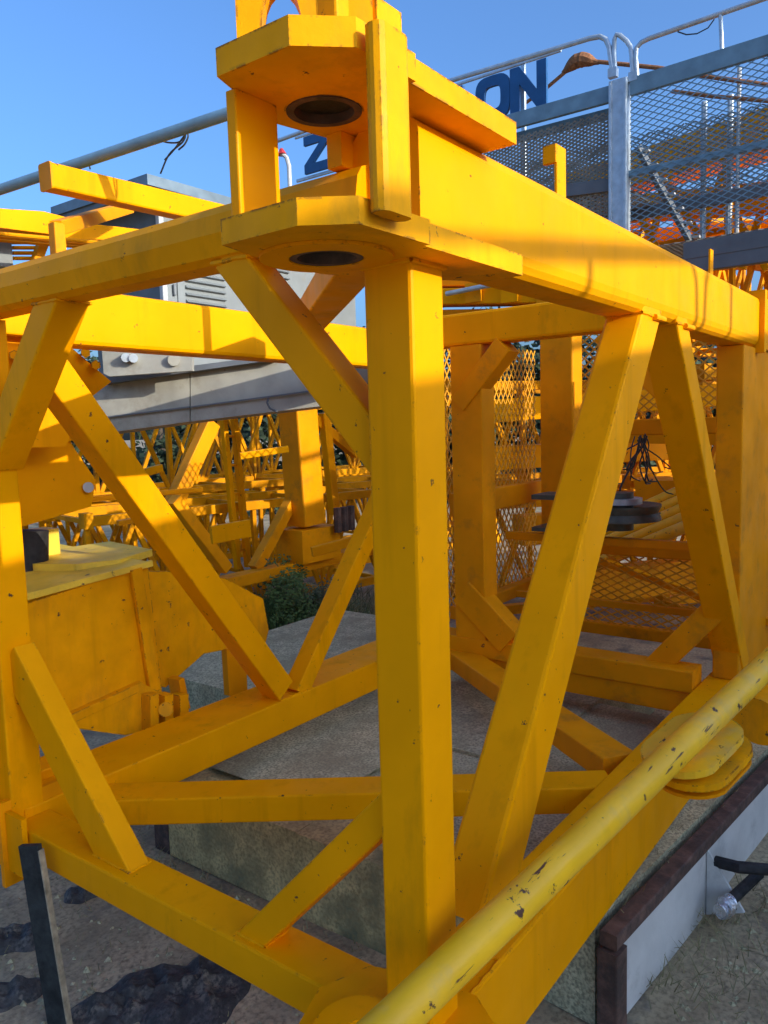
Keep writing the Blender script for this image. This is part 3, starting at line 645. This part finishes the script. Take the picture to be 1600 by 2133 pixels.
dkb = MB().prism(scr(5.5, ((215, 786), (580, 738), (580, 748), (215, 800))), _f*.5).build('lip', DGREY, dt)

# ================================================================ RIGHT: ORANGE MESH CAGE
def diamond(mb_, o, u, v_, W_, H_, du, dv, r):
    # expanded metal: two families of slanting strips clipped to a W_ x H_ rectangle
    o, u, v_ = V(o), V(u).normalized(), V(v_).normalized(); nrm = u.cross(v_)
    k = dv/du
    for sgn in (1, -1):
        i = -int(H_/dv)-2
        while i*du < W_+H_/k+du:
            x0 = i*du+random.uniform(-.05, .05)*du
            if sgn == 1: pts = [(x0, 0), (x0+H_/k, H_)]
            else: pts = [(x0, H_), (x0+H_/k, 0)]
            (xa, ya), (xb, yb) = pts; i += 1
            if xb <= 0 or xa >= W_: continue
            if xa < 0: t = (0-xa)/(xb-xa); ya += (yb-ya)*t; xa = 0
            if xb > W_: t = (W_-xa)/(xb-xa); yb = ya+(yb-ya)*t; xb = W_
            if abs(xb-xa) < 1e-4: continue
            p, q = o+u*xa+v_*ya, o+u*xb+v_*yb; d = (q-p).normalized(); s = d.cross(nrm)*r; m_ = nrm*r*(.6 if sgn == 1 else .5)
            mb_.add([p-s-m_, p+s-m_, p+s+m_, p-s+m_, q-s-m_, q+s-m_, q+s+m_, q-s+m_], [(0, 1, 5, 4), (1, 2, 6, 5), (2, 3, 7, 6), (3, 0, 4, 7)])
cg = thing('mesh_cage', 'orange painted cage of expanded metal mesh behind the right side of the frame', 'cage', (4.2, 1, -1.15))
def mesh(name, o, u, v_, W_, H_, du, dv, r, m, par):
    mb_ = MB(); diamond(mb_, o, u, v_, W_, H_, du, dv, r); ob = mb_.build(name, m, par); ob['kind'] = 'stuff'; return ob
mesh('mesh_panel', (3.4, 2.06, -.75), (1, 0, 0), (0, 0, 1), 1.5, 2.1, .075, .105, .0058, ORMESH, cg)
mesh('mesh_panel', (4.93, 1.9, -1.02), (0, -1, 0), (0, 0, 1), 2.3, .60, .12, .062, .0065, ORMESH, cg)
mesh('mesh_panel', (4.96, 1.9, .75), (0, -1, 0), (0, 0, 1), 2.3, .8, .085, .07, .0058, ORMESH, cg)
MB().bar((4.60, 1.68, -.7), (4.60, 1.68, 1.5), .29, .2, (1, 0, 0), .015).build('post', YOR, cg)
MB().bar((3.42, 2.0, .13), (5.0, 2.0, .13), .17, .1, (0, 1, 0), .01).build('rail', YOR, cg)
MB().bar((3.4, 2.0, -.68), (5.0, 2.0, -.68), .1, .1, (0, 1, 0), .01).build('rail', YOR, cg)
MB().bar((4.95, 1.9, -.35), (4.95, -.5, -.35), .13, .1, (1, 0, 0), .01).build('rail', YOR, cg)
MB().bar((4.95, 1.9, .66), (4.95, -.5, .66), .13, .1, (1, 0, 0), .01).build('rail', YOR, cg)
MB().bar((4.95, -.45, -.7), (4.95, -.45, 1.5), .2, .16, (1, 0, 0), .01).build('post', YOR, cg)
MB().bar((4.95, 1.9, -1.07), (4.95, -.5, -1.07), .10, .1, (1, 0, 0), .01).build('rail', YOR, cg)
MB().bar((5.3, 1.6, -.55), (5.0, -.2, -.95), .07, .06, (0, 0, 1), .004).build('floor_bar', YEL, cg)
MB().bar((4.2, 1.9, -.67), (4.2, -.4, -.67), .05, .05, (0, 0, 1), .004).build('floor_bar', YOR, cg)
for x_, y_ in ((3.6, 1.9), (3.6, -.3), (4.85, 1.9)): MB().bar((x_, y_, -1.6), (x_, y_, -.735), .1, .1, (0, 1, 0)).build('foot', YOR, cg)
gd = thing('yellow_platform', 'yellow machine platform seen under the right upper beam above the mesh cage', 'platform', (6.0, 2, -1.6))
MB().bar(at(880, 622, 0, 5.7), at(1330, 612, 0, 5.7), .16, .3, (1, 0, 0), .01).build('girder', YEL, gd)
MB().bar(at(880, 590, 0, 5.9), at(1330, 585, 0, 5.9), .10, .3, (1, 0, 0), .01).build('girder', YOR, gd)
MB().bar(at(900, 668, 0, 5.8), at(1330, 664, 0, 5.8), .2, .3, (1, 0, 0), .01).build('girder', YOR, gd)
for k in range(4):
    q = at(985+75*k, 610, 0, 5.52); MB().box((q.x, q.y-.09, q.z-.09), (q.x+.02, q.y+.09, q.z+.10)).build('cleat', YEL if k % 2 else YOR, gd)
MB().tube([at(930, 612, 0, 5.45), at(1030, 592, 0, 5.45)], .025, 10).build('pipe', GALV, gd)
for y_ in (3.2, 4.3): MB().bar((5.8, y_, -1.6), (5.8, y_, 1.5), .2, .2, (1, 0, 0), .01).build('leg', YOR, gd)
for (p, q, w_, m_, lab) in (((5.6, 2.6, -.35), (7.6, 1.2, -.35), .30, YOR, 'orange box girder behind the cage at the level of the sheave wheels'), ((5.5, 2.4, -.95), (8.0, .8, -.95), .34, YOR, 'lowest orange box girder behind the cage floor'),
        ((5.8, 3.4, .35), (8.6, 2.0, .35), .26, YEL, 'yellow box girder behind the middle of the cage mesh'), ((5.7, 3.2, .85), (8.2, .6, 1.0), .24, YEL, 'upper yellow box girder behind the cage mesh'),
        ((6.2, .4, .2), (8.6, -1.2, .2), .3, YOR, 'orange box girder behind the right corner post'), ((6.0, .2, .9), (8.6, -1.6, 1.0), .26, YEL, 'yellow box girder high behind the right corner post')):
    tag(MB().bar(p, q, .25, w_, (0, 0, 1), .01).build('box_girder', m_), lab, 'girder', 'box girders stored behind the cage')
# sheave block on the cage
sh = thing('sheave_block', 'dark grooved sheave wheels lying flat with an axle inside the cage', 'sheave', at(1300, 1090, 0, 4.0))
sc = at(1290, 1066, 0, 4.0)
def wheel(c, r_):
    m_ = MB(); prof = [(.06, -.03), (r_*.75, -.035), (r_, -.055), (r_, -.04), (r_*.93, 0), (r_, .04), (r_, .055), (r_*.75, .035), (.06, .03)]
    n_s = 40; o = 0
    for a_, h_ in prof: m_.v += [(c.x+a_*math.cos(2*math.pi*k/n_s), c.y+a_*math.sin(2*math.pi*k/n_s), c.z+h_) for k in range(n_s)]
    for i in range(len(prof)-1):
        for k in range(n_s):
            j = (k+1) % n_s; m_.f.append((i*n_s+k, i*n_s+j, (i+1)*n_s+j, (i+1)*n_s+k)); m_.sm.append(True)
    return m_
wheel(sc, .29).build('sheave_wheel', SHEAVE, sh)
MB().tube([sc-V((0, 0, .13)), sc+V((0, 0, .14))], .10, 20).build('hub', SHEAVE, sh)
MB().tube([sc+V((0, 0, .06)), sc+V((0, 0, .10))], .16, 24).build('cover', GALV, sh)
MB().box((sc.x-.15, sc.y+.1, sc.z+.085), (sc.x+.15, sc.y+.62, sc.z+.12)).build('side_plate', SHEAVE, sh)
MB().box((sc.x-.1, sc.y+.3, sc.z-.12), (sc.x+.1, sc.y+.42, sc.z+.083)).build('side_plate', SHEAVE, sh)
MB().box((sc.x-.15, sc.y+.1, sc.z-.155), (sc.x+.15, sc.y+.62, sc.z-.125)).build('side_plate', SHEAVE, sh)
MB().bar((sc.x, sc.y-.6, sc.z-.22), (sc.x, sc.y+.9, sc.z-.22), .08, .06, (0, 0, 1)).build('bracket', YOR, sh)
# cable bundle hanging above the sheave
cbn = thing('cable_bundle', 'tangled bundle of dark cables hanging above the sheave wheels', 'cables', at(1340, 1000, 0, 4.2))
rn = random.Random(5)
for k in range(12):
    x0, y0 = 1335+rn.uniform(-16, 16), 908+rn.uniform(-6, 8); ex, ey = rn.uniform(1285, 1408), rn.uniform(950, 1025); d0 = 6.0+rn.uniform(-.1, .1)
    pts = [atd(x0, y0, d0), atd(x0+(ex-x0)*.15+rn.uniform(-6, 6), y0+(ey-y0)*.3, d0), atd(x0+(ex-x0)*.6+rn.uniform(-8, 8), y0+(ey-y0)*.62+rn.uniform(-6, 6), d0), atd(ex, ey, d0), atd(ex+rn.uniform(-22, 22), ey+rn.uniform(-4, 16), d0+.05)]
    MB().tube(spline(pts), rn.choice([.005, .006, .008]), 6).build('cable', CABLE if k % 4 else LEAFD, cbn)
# pale pipes behind sheave
pp = []
for k in range(5):
    o = MB().tube([at(1190, 1195-18*k, 0, 5.4+.12*k), at(1470, 1080-20*k, 0, 5.4+.12*k)], .055, 14).build('yellow_pipe', PALE)
    tag(o, ['lowest pale yellow pipe of the stack behind the sheave wheels', 'second pale yellow pipe from the bottom behind the sheave', 'middle pale yellow pipe of the stack behind the sheave', 'second pale yellow pipe from the top behind the sheave', 'topmost pale yellow pipe of the stack behind the sheave'][k], 'pipe', 'pipes stacked behind the sheave')
ogb = thing('orange_girder', 'orange girder with a flat top right behind the sheave wheels', 'girder', at(1390, 1040, 0, 6.2))
MB().prism([at(x, y, 0, 6.2) for x, y in ((1320, 1000), (1560, 1005), (1560, 1080), (1330, 1062))], (.5, 0, 0)).build('web', YOR, ogb)
MB().prism([at(x, y, 0, 6.1) for x, y in ((1180, 890), (1620, 890), (1620, 930), (1180, 920))], (.15, 0, 0)).build('flange', YOR, ogb)

# ================================================================ WALKWAY at upper right (plane x = 6)
wk = thing('steel_walkway', 'raised steel walkway with mesh guard panels and looped galvanised handrails', 'walkway', (6, 1.7, -1.6))
X = 6.0
def wy(px, py): return at(px, py, 0, X)
MB().bar((X, 1.70, 1.45), (X, 1.70, 3.86), .17, .11, (1, 0, 0), .006).build('post', GALV, wk)
MB().bar((X-.06, 1.63, 2.2), (X-.06, 1.63, 3.85), .025, .03, (1, 0, 0), .003).build('post_lip', GALV, wk)
MB().bar((X-.06, 1.77, 2.2), (X-.06, 1.77, 3.85), .025, .03, (1, 0, 0), .003).build('post_lip', GALV, wk)
for y_ in (-2.6, 4.55):
    MB().bar((X+.5, y_, -1.6), (X+.5, y_, 2.2), .3, .3, (1, 0, 0), .01).build('support', YOR, wk)
    MB().bar((X-.1, y_, 2.22), (X+1.1, y_, 2.22), .12, .1, (0, 0, 1), .01).build('support', DGREY, wk)
MB().bar((X+.02, 4.6, 2.1), (X+.02, -2.7, 2.1), .14, .08, (1, 0, 0)).build('floor_beam', DGREY, wk)
def chain(pts, r, name, m=GALV, n=10): return MB().tube([wy(*p) for p in pts], r, n).build(name, m, wk)
chain(((560, 300), (800, 212), (945, 166), (1100, 119), (1228, 80), (1250, 76), (1262, 82), (1269, 98), (1272, 120), (1277, 155)), .024, 'handrail')
chain(((1282, 160), (1279, 110), (1280, 82), (1284, 72), (1292, 74), (1306, 86), (1314, 98), (1316, 115), (1319, 160)), .022, 'handrail')
chain(((1328, 170), (1324, 120), (1326, 100), (1336, 88), (1352, 80), (1450, 46), (1600, -6), (1760, -62)), .022, 'handrail')
chain(((1501, 30), (1504, 103)), .018, 'stanchion')
chain(((1412, 66), (1430, 72), (1452, 70), (1475, 58), (1488, 40)), .006, 'wire', CABLE, 6)
for (x, y) in ((1277, 150), (1320, 158)):
    q = wy(x, y); MB().box((q.x-.03, q.y-.04, q.z-.05), (q.x+.03, q.y+.04, q.z+.03)).build('clamp', GALV, wk)
def band(A_, B2, h, name, m=BLUG, t=.05, xo=0):
    p, q = wy(*A_), wy(*B2); p.x += xo; q.x += xo; return MB().bar(p, q, h, t, (1, 0, 0), .006).build(name, m, wk)
band((930, 292), (1277, 195), .15, 'top_band')
band((1314, 182), (1760, 45), .16, 'top_band')
band((1050, 282), (1277, 222), .10, 'lower_band', t=.04, xo=.15)
band((1425, 525), (1760, 470), .15, 'floor_beam', DGREY)
band((1310, 362), (1760, 262), .06, 'mid_rail', BLUG, xo=.02)
band((1010, 420), (1277, 385), .12, 'floor_beam', DGREY)
mesh('mesh_panel', (X-.01, 1.6, 2.35), (0, -1, 0), (0, 0, 1), 3.2, 1.42, .11, .055, .0042, BLUG, wk)
mesh('floor_mesh', (X+.03, 6.0, 2.95), (0, -1, 0), (1, 0, 0), 4.3, 1.0, .07, .05, .008, DKMETAL, wk)
mesh('floor_mesh', (X+.03, 1.6, 2.32), (0, -1, 0), (1, 0, 0), 4.0, 1.0, .10, .05, .008, DKMETAL, wk)
mesh('mesh_panel', (X+.01, 5.6, 2.62), (0, -1, 0), (0, 0, 1), 3.9, 1.0, .07, .035, .008, DKMETAL, wk)
mesh('mesh_panel', (X+1.04, 6.0, 2.95), (0, -1, 0), (0, 0, 1), 5.6, .75, .09, .05, .006, DKMETAL, wk)
MB().bar((X+1.05, 6, 2.9), (X+1.05, -2.5, 2.9), .12, .05, (1, 0, 0)).build('floor_beam', DGREY, wk)
for y_ in (.9, -.2, -1.2): MB().tube([(X+1.05, y_, 2.4), (X+1.05, y_, 4.1)], .02, 8).build('stanchion', WHITE, wk)
for y_ in (1.25, 1.0): MB().tube([(X+1.15, y_, 2.4), (X+1.15, y_, 3.9)], .03, 8).build('stanchion', GALV, wk)
MB().bar((X+.2, 1.6, 3.3), (X+.75, 1.2, 2.35), .10, .05, (0, 1, 0)).build('stair_stringer', DGREY, wk)
for k in range(8):
    t = k/7; q = V((X+.2, 1.55, 3.25)).lerp(V((X+.75, 1.15, 2.35)), t); MB().box((q.x, q.y-.05, q.z), (q.x+.06, q.y+.05, q.z+.02)).build('stair_nosing', WHITE, wk)

# rope with thimble
rp = thing('wire_rope', 'rusty wire rope with a bound socket passing behind the handrail loops', 'rope', at(1215, 130, 0, 7))
def w7(p): return at(*p, 0, 7.0)
MB().tube([w7(p) for p in ((1090, 218), (1140, 182), (1180, 148))], .02, 8).build('rope', ROPE, rp)
MB().tube(spline([w7(p) for p in ((1172, 153), (1188, 138), (1202, 127), (1218, 124), (1234, 128), (1248, 130))], 3), [.022, .03, .045, .058, .068, .072, .078, .074, .08, .072, .066, .058, .046, .032, .026, .022], 9, smooth=False).build('socket', ROPE, rp)
MB().tube([w7(p) for p in ((1240, 128), (1370, 141), (1480, 160), (1620, 180))], .022, 8).build('rope', ROPE, rp)
o = MB().tube([w7(p) for p in ((1400, 190), (1480, 200), (1620, 212))], .02, 8).build('wire_rope', ROPE); tag(o, 'lower thin rusty rope seen through the walkway mesh', 'rope')

# blue letters
LW, LH, T = .42, .46, .11
def letter_polys(ch):
    w, h, t = LW, LH, T
    if ch == 'Z': return [[(0, h), (w, h), (w, h-t), (0, h-t)], [(0, 0), (w, 0), (w, t), (0, t)], [(0, t), (t*1.3, t), (w, h-t), (w-t*1.3, h-t)]]
    if ch == 'N': return [[(0, 0), (t, 0), (t, h), (0, h)], [(w-t, 0), (w, 0), (w, h), (w-t, h)], [(t, h), (t, h-t*1.6), (w-t, 0), (w-t, t*1.6)]]
    if ch == 'I': return [[(w/2-t/2, 0), (w/2+t/2, 0), (w/2+t/2, h), (w/2-t/2, h)]]
    if ch == 'L': return [[(0, 0), (t, 0), (t, h), (0, h)], [(t, 0), (w, 0), (w, t), (t, t)]]
    if ch == 'M': return [[(0, 0), (t, 0), (t, h), (0, h)], [(w-t, 0), (w, 0), (w, h), (w-t, h)], [(t, h), (t, h-t*1.4), (w/2, h*.25), (w/2, h*.25+t*1.4)], [(w/2, h*.25+t*1.4), (w/2, h*.25), (w-t, h-t*1.4), (w-t, h)]]
    P_ = []; n_ = 24
    def pt(r_, a): # rounded O outline
        c_, s_ = math.cos(a), math.sin(a); ex = .55
        return (w/2+math.copysign(abs(c_)**ex, c_)*(w/2-r_), h/2+math.copysign(abs(s_)**ex, s_)*(h/2-r_))
    for k in range(n_):
        a, b = 2*math.pi*k/n_, 2*math.pi*(k+1)/n_; P_.append([pt(0, a), pt(0, b), pt(T, b), pt(T, a)])
    return P_
sg = thing('letter_sign', 'row of big blue capital letters standing along the walkway handrail', 'sign', (6.4, 5, 3.5))
XS = 6.4
nc = at(1100, 228, 0, XS); zc = at(660, 356, 0, XS)
for i, ch in enumerate('ZOOMLION'):
    t = i/7; c_ = zc.lerp(nc, t); m_ = MB()
    for poly in letter_polys(ch): m_.prism([(XS, c_.y+LW/2-a_, c_.z+b_) for a_, b_ in poly], (.04, 0, 0))
    m_.build('letter', BLUE, sg)
MB().bar(zc+V((.06, .4, -.03)), nc+V((.06, -.35, -.03)), .04, .03, (1, 0, 0)).build('base_rail', GALV, sg)
MB().bar(zc+V((.06, .4, LH+.05)), nc+V((.06, -.35, LH+.05)), .03, .03, (1, 0, 0)).build('top_rail', GALV, sg)
for t in (.4, .97):
    q = zc.lerp(nc, t); MB().bar((q.x+.08, q.y, 2.2), (q.x+.08, q.y, q.z+.5), .05, .04, (1, 0, 0)).build('support', GALV, sg)
# long yellow jib behind walkway mesh
yj = thing('box_jib', 'long yellow box jib lying raised behind the walkway mesh', 'jib', (8, 0, 2))
MB().bar(atd(1190, 400, 11.5), atd(1760, 235, 7.2), .42, .4, (1, 0, 0), .02).build('girder', YEL, yj)
MB().bar(atd(1150, 450, 11.5), atd(1760, 400, 7.4), .28, .3, (1, 0, 0), .02).build('girder', YEL, yj)
for k in range(7):
    q = at(1340+52*k, 470, 0, 7.7); MB().bar((q.x, q.y, q.z-.45), (q.x, q.y+(.5 if k % 2 else -.3), q.z+.5), .07, .07, (1, 0, 0)).build('brace', YEL if k % 3 else YOR, yj)
MB().bar(at(1514, 330, 0, 7.3), at(1520, 510, 0, 7.3), .08, .08, (1, 0, 0)).build('upright', YEL, yj)
MB().bar(atd(1060, 540, 12.5), atd(1760, 500, 8.4), .5, .4, (1, 0, 0), .02).build('girder', YEL, yj)

# ================================================================ LEFT HANDRAIL PIPE with tied wires
hp = thing('handrail_pipe', 'long grey pipe rail with wire tied on it crossing the sky at left', 'pipe', atd(800, 128, 3.22))
a, b = atd(-60, 415, 4.5), atd(805, 127, 3.22)
MB().tube([a, b], .028, 12).build('pipe', BLUG, hp)
MB().bar(b+V((0, 0, .03)), V((b.x, b.y, 1.36)), .05, .05, (1, 0, 0)).build('stanchion', BLUG, hp)
MB().bar((b.x, b.y, 1.36), (b.x, b.y, -1.6), .05, .05, (1, 0, 0)).build('stanchion', BLUG, hp)
def dpt(x, y): 
    t = (x+60)/865; return atd(x, y, 4.5+(3.22-4.5)*t-.03)
for pts in (((378, 262), (386, 278), (380, 296), (352, 322), (334, 362)), ((382, 285), (362, 312), (343, 333)), ((372, 268), (384, 272), (392, 282), (385, 300), (372, 312)), ((330, 288), (345, 296), (372, 296), (386, 280)), ((172, 336), (184, 340), (188, 352))):
    MB().tube(spline([dpt(*p) for p in pts]), .0045, 5).build('wire', CABLE, hp)
# street lamp
lmp = thing('street_lamp', 'white curved street lamp with a red fitting far off in the sky gap', 'street lamp', V((atd(603, 365, 22).x, atd(603, 365, 22).y, -1.6)))
lb_ = atd(603, 365, 22)
MB().tube([(lb_.x, lb_.y, -1.6), tuple(lb_)]+[tuple(atd(x, y, 22)) for x, y in ((602, 345), (597, 328), (588, 320), (572, 316), (562, 314))], .06, 8).build('pole', WHITE, lmp)
MB().tube([atd(588, 322, 22), atd(586, 310, 22)], [.13, .05], 8).build('fitting', REDM, lmp)

# ================================================================ FAR SHRUBS AND TREES
def tree(c, H, label, m=LEAFD):
    t = thing('tree', label, 'tree', c, 'trees at the far edge of the yard')
    mb_ = MB(); rn_ = random
    MB().tube([V(c), V(c)+V((.1, 0, H*.4)), V(c)+V((0, .1, H*.7))], [.16, .12, .05], 8).build('trunk', BARK, t)
    lob = [(V((rn_.gauss(0, H*.2), rn_.gauss(0, H*.2), H*(.06+.84*rn_.random()))), H*rn_.uniform(.14, .24)) for _ in range(18)]
    for _ in range(3200):
        q, rr = rn_.choice(lob); dv = V((rn_.gauss(0, 1), rn_.gauss(0, 1), rn_.gauss(0, .8))).normalized()
        p = V(c)+q+dv*rr*(.4+.6*rn_.random()); a_ = V((rn_.gauss(0, 1), rn_.gauss(0, 1), rn_.gauss(0, .6))).normalized(); b_ = a_.orthogonal().normalized()
        L_ = H*.05; mb_.add([p, p+a_*L_*.5+b_*L_*.35, p+a_*L_, p+a_*L_*.5-b_*L_*.35], [(0, 1, 2, 3)])
    mb_.build('crown', m, t)
for px, dist, H, lab in ((40, 24, 5.2, 'dark bushy tree far off behind the girder end at the left edge'), (190, 26, 5.6, 'dark bushy tree far off behind the ballast box'), (330, 24, 5.0, 'dark bushy tree far off under the left end of the grey duct'),
        (470, 27, 5.8, 'dark bushy tree far off behind the slender twin bars'), (610, 24, 5.2, 'dark bushy tree far off behind the thick orange column'), (740, 26, 5.6, 'dark bushy tree far off just left of the front post'),
        (960, 25, 5.8, 'dark bushy tree far off just right of the front post'), (1090, 26, 5.6, 'dark bushy tree far off behind the left mesh of the cage'), (1230, 24, 5.6, 'dark bushy tree far off behind the cage post'),
        (1370, 26, 5.8, 'dark bushy tree far off behind the cable bundle'), (1520, 25, 5.6, 'dark bushy tree far off behind the right corner post')):
    q = atd(px, 900, dist); tree((q.x, q.y, -1.6), H, lab)

# ================================================================ unseen ramp added on the sun side, shaped to shade the lower yard
rm = thing('shade_ramp', 'unseen sloping concrete ramp with a steel handrail, added to shade the lower yard', 'ramp', (0, -9, -1.6))
def rz(x): return 3.18+.105*x
xa, xb = -1.0, 9
MB().hexa([(xa, -10.5, -1.7), (xb, -10.5, -1.7), (xb, -8, -1.7), (xa, -8, -1.7), (xa, -10.5, rz(xa)), (xb, -10.5, rz(xb)), (xb, -8, rz(xb)), (xa, -8, rz(xa))]).build('shade_ramp_body', CONC, rm)
def hz(x): return 3.50+.143*x
MB().bar((xa, -8.1, hz(xa)), (xb, -8.1, hz(xb)), .075, .06, (0, 1, 0), .025).build('handrail', GALV, rm)
for x0, sgn in ((2.77, -1), (2.87, 1)):
    MB().tube([(x0+sgn*.28, -8.1, hz(x0)), (x0+sgn*.12, -8.1, hz(x0)-.02), (x0+sgn*.03, -8.1, hz(x0)-.12), (x0, -8.1, rz(x0))], .028, 8).build('handrail_loop', GALV, rm)
for x in (-.95, 1.47, 3.4, 5.4, 7.4): MB().bar((x, -8.1, rz(x)), (x, -8.1, hz(x)-.03), .05, .05, (0, 1, 0), .02).build('handrail_post', GALV, rm)
